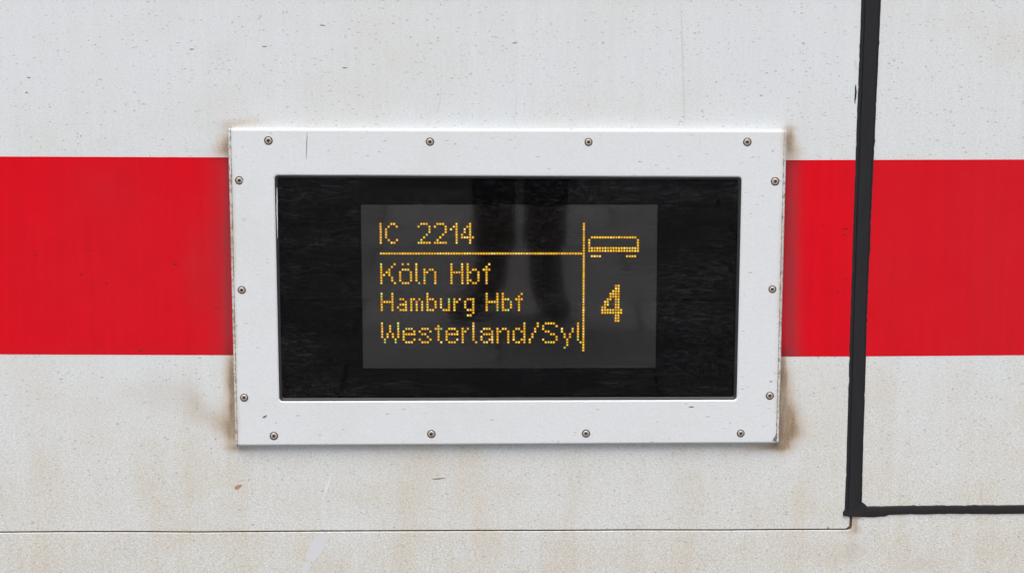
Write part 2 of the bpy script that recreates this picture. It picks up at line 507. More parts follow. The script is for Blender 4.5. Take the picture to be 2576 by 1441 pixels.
TH = .003
def panel(name, rows, mat, Y=0.0, th=TH, label=None, roll=0.0):
    """rows of (x, z); front face at y = Y with returned edges"""
    nr, nc = len(rows), len(rows[0])
    V = [(x, Y + (roll if j == len(rows) - 1 else 0), z) for j, r in enumerate(rows) for (x, z) in r]
    F = []
    for j in range(nr - 1):
        for i in range(nc - 1):
            a = j * nc + i
            F.append((a, a + 1, a + nc + 1, a + nc))
    # border skirt
    border = [i for i in range(nc)] + [j * nc + nc - 1 for j in range(1, nr)] + \
             [(nr - 1) * nc + i for i in range(nc - 2, -1, -1)] + [j * nc for j in range(nr - 2, 0, -1)]
    base = len(V)
    for b_ in border:
        x, _, z = V[b_]; V.append((x, Y + th, z))
    n = len(border)
    for k in range(n):
        k2 = (k + 1) % n
        F.append((border[k], base + k, base + k2, border[k2]))
    me = bpy.data.meshes.new(name)
    me.from_pydata(V, [], F)
    st = me.attributes.new('stain', 'FLOAT', 'POINT')
    fi = me.attributes.new('film', 'FLOAT', 'POINT')
    gr = me.attributes.new('grime', 'FLOAT', 'POINT')
    S_, F_, G_ = [], [], []
    for (x, y, z) in V:
        px, py = to_px(x, z)
        S_.append(gsum(STAIN, px, py) if -200 < px < 2776 and -200 < py < 1640 else 0)
        F_.append(gsum(FILM, px, py)); G_.append(grime_at(px, py))
    st.data.foreach_set('value', S_); fi.data.foreach_set('value', F_); gr.data.foreach_set('value', G_)
    bmx = bmesh.new(); bmx.from_mesh(me)
    bmesh.ops.recalc_face_normals(bmx, faces=bmx.faces); 
    bmx.faces.ensure_lookup_table()
    if bmx.faces[0].normal.y > 0: bmesh.ops.reverse_faces(bmx, faces=bmx.faces)
    bmx.to_mesh(me); bmx.free()
    o = carlink(name, me, [mat])
    if label: o['label'] = label
    return o

# side panel (left of the seal, above the joint)
zs = axis(-.3700, Z_top, -.3700, .52, .0045, .12)
zs = [-.3700 - 0] + [z for z in zs if z > -.3692]
us = axis(0, 1, .60, 1.0 - 1e-6, .0009, .06)
rows = []
GAP = .0013
for z in zs:
    def xr(zz):
        c = joint_z(XG) + GAP + RC
        if zz > ZS: return seal_x(zz)
        if zz > c: return XG - GAP * 2.2
        t = max(-1, min(0, (zz - c) / RC))
        return XG - GAP * 2.2 - RC * (1 - math.sqrt(max(0, 1 - t * t)))
    rows.append([(lerp(X_l, xr(z), u), z) for u in us])
# drop the rows onto the joint line
zb = [joint_z(x) + GAP for x, _ in rows[0]]
full = []
for z, row in zip(zs, rows):
    if z < -.352: continue
    full.append(row)
low = []
z1 = full[0][0][1]
for k in range(7):
    t = k / 7
    r = []
    for i, u in enumerate(us):
        z = lerp(zb[i], z1, t)
        r.append((lerp(X_l, xr(z if i > len(us) - 12 else z1), u), z))
    low.append(r)
panel('side_panel', low + full, M_white)

# door panel (right of the seal, above the lying seal)
zs2 = [z for z in axis(ZS, Z_top, ZS, .52, .0045, .12)]
us2 = axis(0, 1, 1e-6, .17, .0018, .06)
rows = [[(lerp(seal_x(z), X_r, u), z) for u in us2] for z in zs2]
panel('door_panel', rows, M_white, label='white panel right of the black upright seal')

# sill panel (below the joint and below the lying seal)
xs = axis(X_l, X_r, -.80, .80, .0045, .12)
xs = sorted(set(xs + [XG - RC, XG - RC * .5, XG - RC * .2, XG, XG + .0012, XG + .0016, XG + .004]))
def ztop(x):
    if x < XG - RC: return joint_z(x) - GAP
    if x < XG + .0013:
        t = (x - (XG - RC)) / (RC + .0013)
        return joint_z(XG) - GAP + RC * (1 - math.sqrt(max(0, 1 - t * t))) * .9
    return ZS
vs = axis(0, 1, .72, 1 - 1e-6, .006, .07)
rows = [[(x, lerp(Z_bot, ztop(x) - (.0011 if x < XG else 0), v)) for x in xs] for v in vs] + [[(x, ztop(x) + (0 if x < XG else .0005)) for x in xs]]
panel('sill_panel', rows, M_white, roll=.0008, label='white panel below the thin horizontal joint')

# dark backing seen through the joint, and the body behind
def box_me(name, x0, x1, y0, y1, z0, z1, bev=0.0):
    bm = bmesh.new()
    bmesh.ops.create_cube(bm, size=1.0)
    for v in bm.verts:
        v.co = Vector((lerp(x0, x1, v.co.x + .5), lerp(y0, y1, v.co.y + .5), lerp(z0, z1, v.co.z + .5)))
    if bev: bmesh.ops.bevel(bm, geom=list(bm.edges), offset=bev, segments=2, affect='EDGES')
    me = bpy.data.meshes.new(name)
    bm.normal_update(); bm.to_mesh(me); bm.free()
    return me
carlink('backing_plate', box_me('backing_plate', X_l, X_r, .0026, .05, Z_bot, Z_top), [M_gap])
carlink('carriage_body', box_me('carriage_body', X_l, X_r, .0505, .7, Z_bot - .02, Z_top), [M_body])

# red stripe: two lengths of film, one either side of the seal
RT = [(-800, 392), (0, 394), (570, 396), (1300, 400), (1980, 403), (2150, 402.5), (2576, 401.5), (3200, 399.5)]
RB = [(-800, 889), (0, 891), (580, 893), (1300, 896), (1965, 896.5), (2150, 896.2), (2576, 893), (3200, 889)]
def stripe(x0, x1, side, n):
    rows = []
    top, bot = [], []
    for i in range(n + 1):
        x = lerp(x0, x1, i / n)
        px = 1288 + x / .000586
        for _ in range(3):
            p = at(px, pl(RT, px)); px += (x - p.x) / .000586
        zt = p.z
        for _ in range(3):
            p = at(px, pl(RB, px)); px += (x - p.x) / .000586
        top.append(zt); bot.append(p.z)
    out = []
    m = 60
    for j in range(m + 1):
        t = j / m; r = []
        for i in range(n + 1):
            z = lerp(bot[i], top[i], t)
            x = lerp(x0, x1, i / n)
            if side == 'L' and i == n: x = seal_x(z) - .004
            if side == 'R' and i == 0: x = seal_x(z) + .004
            r.append((x, z))
        out.append(r)
    return out
sx_mid = seal_x(.05)
panel('red_stripe', stripe(-1.2, sx_mid - .009, 'L', 420), M_red, -.00025, .0003)
panel('red_stripe', stripe(sx_mid + .009, 1.3, 'R', 190), M_red, -.00025, .0003, 'red stripe right of the black upright seal')

# upright rubber seal with a thin lip on its left side and ragged edges
def ribbon(name, A, B, mat, prof, seed, jit=.0006, label=None):
    """A, B: matching edge points (x, z); prof: (t across, height)"""
    rnd = random.Random(seed)
    V, F = [], []
    n, m = len(A), len(prof)
    ja = jb = 0
    for i in range(n):
        ja = ja * .55 + rnd.gauss(0, jit); jb = jb * .55 + rnd.gauss(0, jit)
        ax, az = A[i]; bx, bz = B[i]
        d = Vector((bx - ax, bz - az)).normalized()
        nick_a = rnd.choice([0] * 22 + [-.0007, .0006]); nick_b = rnd.choice([0] * 16 + [-.0006, .0008])
        ax += d.x * (ja + nick_a); az += d.y * (ja + nick_a); bx += d.x * (jb + nick_b); bz += d.y * (jb + nick_b)
        for t, h in prof:
            V.append((lerp(ax, bx, t), -h, lerp(az, bz, t)))
    for i in range(n - 1):
        for k in range(m - 1):
            a = i * m + k
            F.append((a, a + 1, a + m + 1, a + m))
    F.append(tuple(range(m))); F.append(tuple((n - 1) * m + k for k in range(m)))
    me = bpy.data.meshes.new(name); me.from_pydata(V, [], F)
    b_ = bmesh.new(); b_.from_mesh(me); bmesh.ops.recalc_face_normals(b_, faces=b_.faces); b_.to_mesh(me); b_.free()
    o = carlink(name, me, [mat])
    if label: o['label'] = label
    return o
def zpx(z):
    py = 720.5
    for _ in range(4):
        p = at(2160, py); py += (p.z - z) / .000586
    return py
A, B = [], []
zt, zb_ = Z_top, at(2140, 1297).z
nn = 420
for i in range(nn + 1):
    z = lerp(zt, zb_, (i / nn)) if i else zt
    py = zpx(z)
    a = at(pl(SEAL_L, py), py); b = at(pl(SEAL_R, py), py)
    A.append((a.x, a.z)); B.append((b.x, b.z))
ribbon('rubber_seal', A, B, M_rubber,
       [(0, -.001), (.0, .0006), (.10, .0009), (.17, .0009), (.185, .0004), (.20, .0020), (.24, .0028), (.50, .0031), (.86, .0028), (.91, .0018), (.93, .0007), (1.0, .0006), (1.0, -.001)],
       3, .00009, 'upright black rubber seal')
# lying seal
HT = [(2126, 1271), (2166, 1270), (2172, 1272), (2196, 1272), (2215, 1272), (2260, 1270.5), (2576, 1269.5), (3400, 1267)]
HB = [(2122, 1297), (2160, 1299), (2200, 1299.5), (2228, 1297), (2236, 1293.5), (2300, 1292), (2576, 1291), (3400, 1288)]
A, B = [], []
nn = 330
x0, x1 = at(2150, 1285).x, X_r
for i in range(nn + 1):
    t = (i / nn) ** 1.5
    x = lerp(x0, x1, t)
    px = 1288 + x / .000586
    for _ in range(3):
        p = at(px, pl(HT, px)); px += (x - p.x) / .000586
    zt_ = p.z
    p = at(px, pl(HB, px))
    A.append((x, zt_)); B.append((x, p.z))
ribbon('rubber_seal', A, B, M_tape, [(0, -.001), (0, .0010), (.08, .0022), (.45, .0026), (.9, .0022), (1, .0008), (1, -.001)], 11, .00016,
       'lying black rubber seal running right from the corner')

# smeared sealant lump where the two seals meet
def decal(name, pts, mat, parent_fn, Y, th=.00012, label=None):
    V = [(*(lambda p: (p.x, Y, p.z))(at(px, py, Y)),) for px, py in pts]
    n = len(V)
    V2 = [(x, y + th * 1.5, z) for x, y, z in V]
    F = [tuple(range(n))] + [(i, (i + 1) % n, n + (i + 1) % n, n + i) for i in range(n)]
    me = bpy.data.meshes.new(name); me.from_pydata(V + V2, [], F)
    b_ = bmesh.new(); b_.from_mesh(me)
    bmesh.ops.recalc_face_normals(b_, faces=b_.faces)
    b_.faces.ensure_lookup_table()
    if b_.faces[0].normal.y > 0: bmesh.ops.reverse_faces(b_, faces=b_.faces)
    b_.to_mesh(me); b_.free()
    o = parent_fn(name, me, [mat])
    if label: o['label'] = label
    return o
decal('sealant_lump', [(2121, 1296), (2121, 1288), (2126, 1281), (2132, 1279), (2140, 1283), (2152, 1282), (2160, 1272), (2167, 1262), (2176, 1268), (2181, 1273), (2176, 1284), (2166, 1299), (2146, 1299), (2135, 1296)], M_tape, carlink, -.0036, .002)

# ------------------------------------------------------------------ marks on the carriage paint
def streak_pts(x0, y0, x1, y1, w0, w1, n=8, wob=.6, seed=1):
    rnd = random.Random(seed)
    d = Vector((x1 - x0, y1 - y0)); nrm = Vector((-d.y, d.x)).normalized()
    L, Rr = [], []
    for i in range(n + 1):
        t = i / n; c = Vector((x0, y0)) + d * t + nrm * rnd.uniform(-wob, wob)
        w_ = lerp(w0, w1, t) * math.sin(math.pi * (.08 + .84 * t)) * .5 + .15
        L.append(tuple(c + nrm * w_)); Rr.append(tuple(c - nrm * w_))
    return L + Rr[::-1]
Yd = -.00030
decal('scratch', streak_pts(833, 1193, 812, 1258, 7, 5, seed=2), M_scuff, carlink, Yd, label='pale slanting scratch below the display')
decal('scuff', [(808, 1339), (822, 1337), (823, 1352), (816, 1380), (800, 1402), (786, 1412), (770, 1408), (776, 1380), (790, 1356)], M_soft_scuff, carlink, Yd, label='pale wiped patch below the joint')
decal('scuff', [(765, 1416), (780, 1412), (785, 1420), (776, 1432), (770, 1446), (760, 1450), (759, 1430)], M_soft_scuff, carlink, Yd, label='small pale wiped patch at the lower edge')
decal('paint_chip', [(590, 1229), (592, 1222), (599, 1219), (607, 1218), (609, 1221), (602, 1228), (595, 1231)], M_chip, carlink, Yd, label='reddish paint chip below the display corner')
decal('dark_mark', streak_pts(1087, 1204, 1121, 1202, 2.6, 2, seed=5), M_mark, carlink, Yd)
decal('grey_run', streak_pts(1713, 20, 1719, 190, 3, 6, 14, 1.0, 6), M_faint, carlink, Yd)
decal('grey_run', streak_pts(1719, 190, 1722, 322, 7, 3, 12, 1.0, 7), M_faint, carlink, Yd)
decal('grey_run', streak_pts(1112, 220, 1100, 285, 2, 4, 8, .8, 8), M_faint, carlink, Yd)
decal('grey_run', streak_pts(1300, 240, 1293, 318, 3, 3, 8, .8, 9), M_faint2, carlink, Yd)
decal('seal_smear', streak_pts(2153, 213, 2151, 262, 5, 4, 9, .8, 12), M_tape, carlink, Yd)
decal('hook_scuff', [(2150, 155), (2153, 153), (2155, 156), (2154, 165), (2158, 171), (2162, 176), (2159, 177), (2153, 172), (2150, 164)], M_faint, carlink, Yd)
for k, (a, b, c, d) in enumerate([(804, 64, 819, 65), (477, 125, 489, 124), (68, 195, 77, 196), (63, 233, 71, 233), (1289, 109, 1302, 108), (861, 171, 874, 171), (1002, 310, 1018, 309), (1228, 345, 1243, 343), (660, 118, 672, 117), (2135, 572 * .669, 2141, 386)]):
    if k not in (6, 7, 9):
        decal('dark_mark', streak_pts(a, b, c, d, 2.6, 1.8, 4, .3, 30 + k), M_mark, carlink, Yd)
rnd = random.Random(5)
for (a, b, r_) in [(441, 674 / 1.695 * .669 + 368 + 30, 4), (399, 475, 9), (224, 517, 8), (236, 762, 5), (516, 849, 5), (268, 877, 6), (1995 + 130, 590, 3), (2107, 734, 3), (2128, 700, 3), (2296, 835, 7), (2275, 860, 9), (204, 690, 3), (352, 881, 4), (543, 776, 3), (89, 642, 3)]:
    pts = [(a + r_ * (1 + .3 * rnd.random()) * math.cos(q / 8 * 6.283), b + r_ * .5 * (1 + .3 * rnd.random()) * math.sin(q / 8 * 6.283)) for q in range(8)]
    if r_ <= 4: decal('dark_mark', pts, M_redmark, carlink, -.0005)

# ------------------------------------------------------------------ destination display
disp = empty('destination_display', (0, 0, 0))
tag(disp, 'white riveted frame round a black glass display with amber coach number and stops', 'display')
def dlink(name, me, mats, smooth=False, parent=None):
    return link(name, me, mats, parent or disp, smooth)
FT = .0135
C_out = [(573, 325), (1979.5, 329), (1959.5, 1114), (592, 1121)]       # outline of the front face incl. rolled edge
C_in = [(690.5, 441.5), (1866, 446), (1853.5, 1006), (702.5, 1009.5)]   # opening
def loop_pts(C, Y, inset, rad, n=8):
    P_ = [Vector((at(px, py, Y).x, at(px, py, Y).z)) for px, py in C]
    # inset corners
    Q = []
    for i in range(4):
        p, a, b = P_[i], P_[i - 1], P_[(i + 1) % 4]
        u = (a - p).normalized(); v = (b - p).normalized()
        Q.append(p + (u + v) * inset)
    out = []
    for i in range(4):
        p, a, b = Q[i], Q[i - 1], Q[(i + 1) % 4]
        u = (a - p).normalized(); v = (b - p).normalized()
        s = p + u * rad; e = p + v * rad; c = p + (u + v) * rad
        for k in range(n + 1):
            t = k / n
            ang = t * math.pi / 2
            q = c - v * rad * math.cos(ang) - u * rad * math.sin(ang)
            # starts at s side (touching edge p-a) and ends at edge p-b
            out.append(q)
        # subdivide the straight side towards the next corner
    res = []
    for i in range(4):
        seg = out[i * (n + 1):(i + 1) * (n + 1)]
        nxt = out[((i + 1) % 4) * (n + 1)]
        res += seg
        last = seg[-1]
        for k in range(1, 24):
            res.append(last.lerp(nxt, k / 24))
    return res
def loft(name, loops, mats, closed=False, parent=None, smooth=False, cap=False, wob=0, seed=0):
    rnd = random.Random(seed)
    V, F = [], []
    m = len(loops[0][0])
    for pts, Y in loops:
        for p in pts:
            V.append((p.x + rnd.gauss(0, wob), Y, p.y + rnd.gauss(0, wob)))
    n = len(loops)
    for j in range(n - 1 + (1 if closed else 0)):
        j2 = (j + 1) % n
        for i in range(m):
            i2 = (i + 1) % m
            F.append((j * m + i, j * m + i2, j2 * m + i2, j2 * m + i))
    if cap: F.append(tuple((n - 1) * m + i for i in range(m)))
    me = bpy.data.meshes.new(name); me.from_pydata(V, [], F)
    b_ = bmesh.new(); b_.from_mesh(me); bmesh.ops.recalc_face_normals(b_, faces=b_.faces); b_.to_mesh(me); b_.free()
    return dlink(name, me, mats, smooth, parent)
ch = .0022
o = loft('frame', [
    (loop_pts(C_out, -FT, 0, .0022), -.00005),
    (loop_pts(C_out, -FT, 0, .0022), -FT + ch),
    (loop_pts(C_out, -FT, .0006, .0022), -FT + ch * .45),
    (loop_pts(C_out, -FT, .0016, .0022), -FT + .0003),
    (loop_pts(C_out, -FT, .0030, .0022), -FT),
    (loop_pts(C_in, -FT, -.0020, .0066), -FT),
    (loop_pts(C_in, -FT, -.0001, .0055), -FT + .0012),
    (loop_pts(C_in, -FT, .0, .0055), -FT + .0060),
    (loop_pts(C_in, -FT, .0, .0055), -.0008),
], [M_frame], wob=.00004, seed=2)
# gasket: a rounded bead between frame and glass
GY = -FT + .0024
loft('gasket', [
    (loop_pts(C_in, -FT, .0002, .0054), GY + .004),
    (loop_pts(C_in, -FT, .0002, .0054), GY + .0010),
    (loop_pts(C_in, -FT, .0010, .0050), GY + .0001),
    (loop_pts(C_in, -FT, .0018, .0046), GY),
    (loop_pts(C_in, -FT, .0027, .0042), GY + .0005),
    (loop_pts(C_in, -FT, .0031, .0040), GY + .0012),
    (loop_pts(C_in, -FT, .0034, .0040), GY + .0009),
    (loop_pts(C_in, -FT, .0040, .0036), GY + .0014),
    (loop_pts(C_in, -FT, .0042, .0036), GY + .0040),
], [M_gasket], smooth=True, wob=.00005, seed=4)
# glass
GL = GY + .0018
lp = loop_pts(C_in, -FT, .0025, .0040)
loft('glass_pane', [(lp, GL + .003), (lp, GL)], [M_glass], cap=True)
# black printed mask behind the glass, with the window over the matrix
BY = -.0032
WIN = [(907.5, 515), (1654.5, 515), (1649.5, 927), (913, 928)]
MY = GL + .0036
loft('glass_mask', [
    (loop_pts(C_in, -FT, .0015, .0040), MY),
    (loop_pts(WIN, MY, 0, .0004), MY),
    (loop_pts(WIN, MY, 0, .0004), MY + .0006),
], [M_mask])
# matrix board
board_me = box_me('led_board', *sorted((at(890, 700, BY).x, at(1672, 700, BY).x)), BY, BY + .002, at(1288, 950, BY).z, at(1288, 495, BY).z)
board = dlink('led_board', board_me, [M_board])

# ------------------------------------------------------------------ LED picture elements
TL = (957.6, 563.0); TR_ = (957.6 + 95 * 6.822, 562.6)
def led_pos(c, r):
    # position on the board for column c, row r (measured at three corners)
    px = 957.8 + c * 6.818 + r * (3.6 / 47) * (1 - c / 38.0) * 1.0
    py = 562.8 + r * (318.0 / 47)
    p = at(px, py, BY)
    return p.x, p.z
# fix the pitch once in world units from the corners
x00, z00 = led_pos(0, 0); x75, _ = led_pos(75, 0); _, z47 = led_pos(0, 47)
PX = (at(957.6 + 0.0, 700, BY).x, at(1468.5, 700, BY).x)
def led_xz(c, r):
    t = r / 47.0
    px0 = lerp(957.3, 962.0, t)
    px75 = lerp(1468.9, 1467.3, t)
    py = lerp(563.2, 880.6, t)
    p0, p75 = at(px0, py, BY), at(px75, py, BY)
    p = p0.lerp(p75, c / 75.0)
    return p.x, p.z
PIT = (led_xz(75, 20)[0] - led_xz(0, 20)[0]) / 75.0

def spans(d, r0):
    out = []
    for r, cs in d.items():
        for c in cs: out.append((c, r0 + r))
    return out
def col(c, a, b): return [(c, r) for r in range(a, b + 1)]
def rr(c0, c1): return list(range(c0, c1 + 1))
def glyph(c0, rows):
    """rows of '#': picture elements of a character whose left column is c0"""
    return [(c0 + i, j) for j, s in enumerate(rows) for i, ch_ in enumerate(s) if ch_ == '#']
def shift(g, r0): return [(c, r + r0) for c, r in g]

G8 = {
 'I': ['#'] * 8,
 'C': ['..##.', '.#..#', '#....', '#....', '#....', '#....', '.#..#', '..##.'],
 '2': ['.###.', '#...#', '....#', '....#', '...#.', '..#..', '.#...', '#####'],
 '1': ['..#', '.##', '#.#', '..#', '..#', '..#', '..#', '..#'],
 '4': ['...#.', '..##.', '.#.#.', '.#.#.', '#..#.', '#####', '...#.', '...#.'],
 'K': ['#....#', '#...#.', '#..#..', '#.##..', '##.#..', '#...#.', '#...#.', '#....#'],
 'o:': ['.#.#.', '.....', '.###.', '#...#', '#...#', '#...#', '#...#', '.###.'],
 'l': ['#.', '#.', '#.', '#.', '#.', '#.', '#.', '.#'],
 'n': ['.....', '.....', '#.##.', '##..#', '#...#', '#...#', '#...#', '#...#'],
 'H': ['#...#', '#...#', '#...#', '#####', '#...#', '#...#', '#...#', '#...#'],
 'b': ['#....', '#....', '#.##.', '##..#', '#...#', '#...#', '##..#', '#.##.'],
 'f': ['..#', '.#.', '###', '.#.', '.#.', '.#.', '.#.', '.#.'],
 'W': ['#.....#', '#..#..#', '#..#..#', '#..#..#', '#.#.#.#', '#.#.#.#', '.#...#.', '.#...#.'],
 'e': ['.....', '.....', '.###.', '#...#', '#####', '#....', '#...#', '.###.'],
 's': ['.....', '.....', '.###.', '#...#', '.##..', '...#.', '#...#', '.###.'],
 't': ['...', '.#.', '###', '.#.', '.#.', '.#.', '.#.', '..#'],
 'r': ['...', '...', '#.#', '##.', '#..', '#..', '#..', '#..'],
 'a': ['.....', '.....', '.###.', '#...#', '.####', '#...#', '#..##', '.##.#'],
 'd': ['....#', '....#', '.##.#', '#..##', '#...#', '#...#', '#..##', '.##.#'],
 '/': ['...#', '...#', '..#.', '..#.', '.#..', '.#..', '#...', '#...'],
 'S': ['.####.', '#....#', '#.....', '.##...', '...##.', '.....#', '#....#', '.####.'],
 'y': ['.....', '.....', '#...#', '#...#', '.#.#.', '.#.#.', '..#..', '..#..', '..#..', '.#...'],
}
G7 = {
 'H': ['#...#', '#...#', '#...#', '#####', '#...#', '#...#', '#...#'],
 'a': ['....', '....', '.##.', '...#', '.###', '#..#', '.###'],
 'm': ['.....', '.....', '##.#.', '#.#.#', '#.#.#', '#.#.#', '#.#.#'],
 'b': ['#...', '#...', '###.', '#..#', '#..#', '#..#', '###.'],
 'u': ['....', '....', '#..#', '#..#', '#..#', '#..#', '.###'],
 'r': ['...', '...', '#.#', '##.', '#..', '#..', '#..'],
 'g': ['....', '....', '.###', '#..#', '#..#', '#..#', '.###', '...#', '.##.'],
 'f': ['..#', '.#.', '###', '.#.', '.#.', '.#.', '.#.'],
}
def line(G, r0, items):
    out = []
    for ch_, c0 in items: out += shift(glyph(c0, G[ch_]), r0)
    return out
texts = [
 ('lit_word', 'amber dotted letters IC', line(G8, 0, [('I', 0), ('C', 2)])),
 ('lit_word', 'amber dotted number 2214', line(G8, 0, [('2', 14), ('2', 20), ('1', 26), ('4', 30)])),
 ('lit_word', 'amber dotted word Köln', line(G8, 15, [('K', 0), ('o:', 7), ('l', 13), ('n', 16)])),
 ('lit_word', 'amber dotted word Hbf after Köln', line(G8, 15, [('H', 26), ('b', 32), ('f', 38)])),
 ('lit_word', 'amber dotted word Hamburg', line(G7, 26, [('H', 0), ('a', 6), ('m', 11), ('b', 17), ('u', 22), ('r', 27), ('g', 31)])),
 ('lit_word', 'amber dotted word Hbf after Hamburg', line(G7, 26, [('H', 39), ('b', 45), ('f', 50)])),
 ('lit_word', 'amber dotted words Westerland/Syl', line(G8, 37, [('W', 0), ('e', 8), ('s', 14), ('t', 20), ('e', 24), ('r', 30), ('l', 34), ('a', 37), ('n', 43), ('d', 49), ('/', 55), ('S', 60), ('y', 67), ('l', 73)])),
 ('rule_line', 'level amber dotted rule', [(c, 11) for c in range(75)]),
 ('rule_line', 'upright amber dotted rule', [(75, r) for r in range(48)]),
 ('coach_symbol', 'amber dotted outline of a coach with two wheel marks', [(c, 5) for c in rr(78, 94)] + [(c, r) for c in (77, 95) for r in (6, 7, 8)] + [(c, r) for c in rr(77, 95) for r in (9, 10)] + [(c, 12) for c in rr(78, 81) + rr(91, 94)]),
 ('coach_number', 'amber dotted figure 4', spans({0: [87, 88], 1: [87, 88], 2: [86, 87, 88], 3: [85, 86, 87, 88], 4: [85, 86, 87, 88], 5: [84, 85, 87, 88], 6: [83, 84, 87, 88], 7: [83, 84, 87, 88], 8: [82, 83, 87, 88], 9: rr(82, 89), 10: rr(82, 89), 11: [87, 88], 12: [87, 88], 13: [87, 88]}, 23)),
]
GREEN = {(17, 4), (14, 7), (0, 15), (14, 22), (16, 20), (0, 27), (25, 28), (25, 29), (48, 29), (47, 32), (43, 32), (1, 44), (5, 44), (6, 38), (9, 39), (22, 39), (21, 40), (62, 44), (73, 43), (68, 46), (88, 29)}
RED = {(0, 29), (13, 29), (87, 29)}
DENSE = set()
allc = set()
for _, _, L_ in texts: allc |= set(L_)
lr = random.Random(21)
for name, label, cells in texts:
    cells = sorted(set(cells))
    bm = bmesh.new()
    for (c, r) in cells:
        x, z = led_xz(c, r)
        # halo tile: dim glowing square added for the bloom round the lit dot
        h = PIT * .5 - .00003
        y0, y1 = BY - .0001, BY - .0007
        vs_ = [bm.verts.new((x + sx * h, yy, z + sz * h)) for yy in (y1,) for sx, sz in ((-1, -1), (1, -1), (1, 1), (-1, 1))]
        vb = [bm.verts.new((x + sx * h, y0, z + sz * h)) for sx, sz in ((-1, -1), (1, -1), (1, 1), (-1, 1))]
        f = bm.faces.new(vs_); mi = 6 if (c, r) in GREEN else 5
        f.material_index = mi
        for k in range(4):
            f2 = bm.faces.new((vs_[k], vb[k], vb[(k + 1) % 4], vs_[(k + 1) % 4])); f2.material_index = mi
        # glowing chip: low dome
        nb = sum((c + dx, r + dy) in allc for dx in (-1, 0, 1) for dy in (-1, 0, 1)) - 1
        rad = PIT * lr.uniform(.29, .36)
        if (c, r) in GREEN: m_ = 2
        elif (c, r) in RED: m_ = 3
        else:
            pw = .50 if nb <= 1 else (.26 if nb == 2 else .08)
            m_ = 1 if lr.random() < pw else (0 if lr.random() < .6 else 4)
        ox, oz = lr.gauss(0, .00005), lr.gauss(0, .00005)
        K = 8
        r1 = [bm.verts.new((x + ox + rad * math.cos(6.2832 * k / K), y1 - .0000, z + oz + rad * math.sin(6.2832 * k / K))) for k in range(K)]
        r2 = [bm.verts.new((x + ox + rad * .8 * math.cos(6.2832 * k / K), y1 - .0005, z + oz + rad * .8 * math.sin(6.2832 * k / K))) for k in range(K)]
        f = bm.faces.new(r2); f.material_index = m_
        for k in range(K):
            f = bm.faces.new((r1[k], r1[(k + 1) % K], r2[(k + 1) % K], r2[k])); f.material_index = m_
    for f in bm.faces:
        pass
    bmesh.ops.recalc_face_normals(bm, faces=bm.faces)
    o = from_bm(name, bm, LED + [M_halo, M_halo_g], board)
    o['label'] = label

# ------------------------------------------------------------------ rivets
RV = [(675, 354), (1081.5, 357), (1480.5, 357.5), (1880, 357.5), (602, 454), (1950, 456.5), (608, 729.5), (1943, 727.5), (614, 999.5), (1936.5, 995), (689, 1096), (1085, 1091), (1474, 1090), (1863.5, 1089.5)]
def lathe(prof, n=20):
    """prof: (radius, y, material)"""
    bm = bmesh.new(); rings = []
    for (r_, y_, m_) in prof:
        if r_ == 0: rings.append([bm.verts.new((0, y_, 0))])
        else: rings.append([bm.verts.new((r_ * math.cos(6.2832 * k / n), y_, r_ * math.sin(6.2832 * k / n))) for k in range(n)])
    for j in range(len(prof) - 1):
        a, b = rings[j], rings[j + 1]; m_ = prof[j + 1][2]
        for k in range(n):
            k2 = (k + 1) % n
            f = bm.faces.new((a[k], a[k2], b[k2], b[k]) if len(b) > 1 else (a[k], a[k2], b[0]))
            f.material_index = m_; f.smooth = True
    bmesh.ops.recalc_face_normals(bm, faces=bm.faces)
    me = bpy.data.meshes.new('rivet'); bm.to_mesh(me); bm.free()
    return me
mm = .001
riv_me = lathe([(6.3 * mm, .0002, 1), (6.2 * mm, -.25 * mm, 1), (5.7 * mm, -.45 * mm, 1), (5.0 * mm, -.30 * mm, 1), (4.7 * mm, -.35 * mm, 1), (4.3 * mm, -.95 * mm, 0), (3.5 * mm, -1.35 * mm, 0), (2.4 * mm, -1.45 * mm, 0), (2.1 * mm, -1.3 * mm, 1), (2.0 * mm, -.5 * mm, 1)])
for m_ in (M_rivet, M_rivet_d): riv_me.materials.append(m_)
man_me = lathe([(1.9 * mm, -.4 * mm, 0), (1.7 * mm, -.7 * mm, 0), (1.2 * mm, -.85 * mm, 0), (0, -.9 * mm, 0)], 12)
man_me.name = 'mandrel'; man_me.materials.append(M_mandrel)
rr_ = random.Random(9)
first = None
for (px, py) in RV:
    p = at(px, py, -FT)
    if first is None:
        rv = bpy.data.objects.new('rivet', riv_me); mn = bpy.data.objects.new('mandrel', man_me); first = (rv, mn)
    else:
        rv, mn = first[0].copy(), first[1].copy()
    COL.objects.link(rv); COL.objects.link(mn)
    rv.parent = disp; mn.parent = rv
    rv.location = (p.x, -FT, p.z)
    rv.rotation_euler = (rr_.uniform(-.06, .06), rr_.uniform(0, 6.28), rr_.uniform(-.06, .06))
    s_ = rr_.uniform(.95, 1.04); rv.scale = (s_, 1, s_)
    mn.location = (rr_.gauss(0, .0002), 0, rr_.gauss(0, .0002))

decal('worn_rubber', streak_pts(696.5, 472, 698, 600, 3.2, 1.6, 16, .5, 51), M_faint, dlink, GY - .0003)

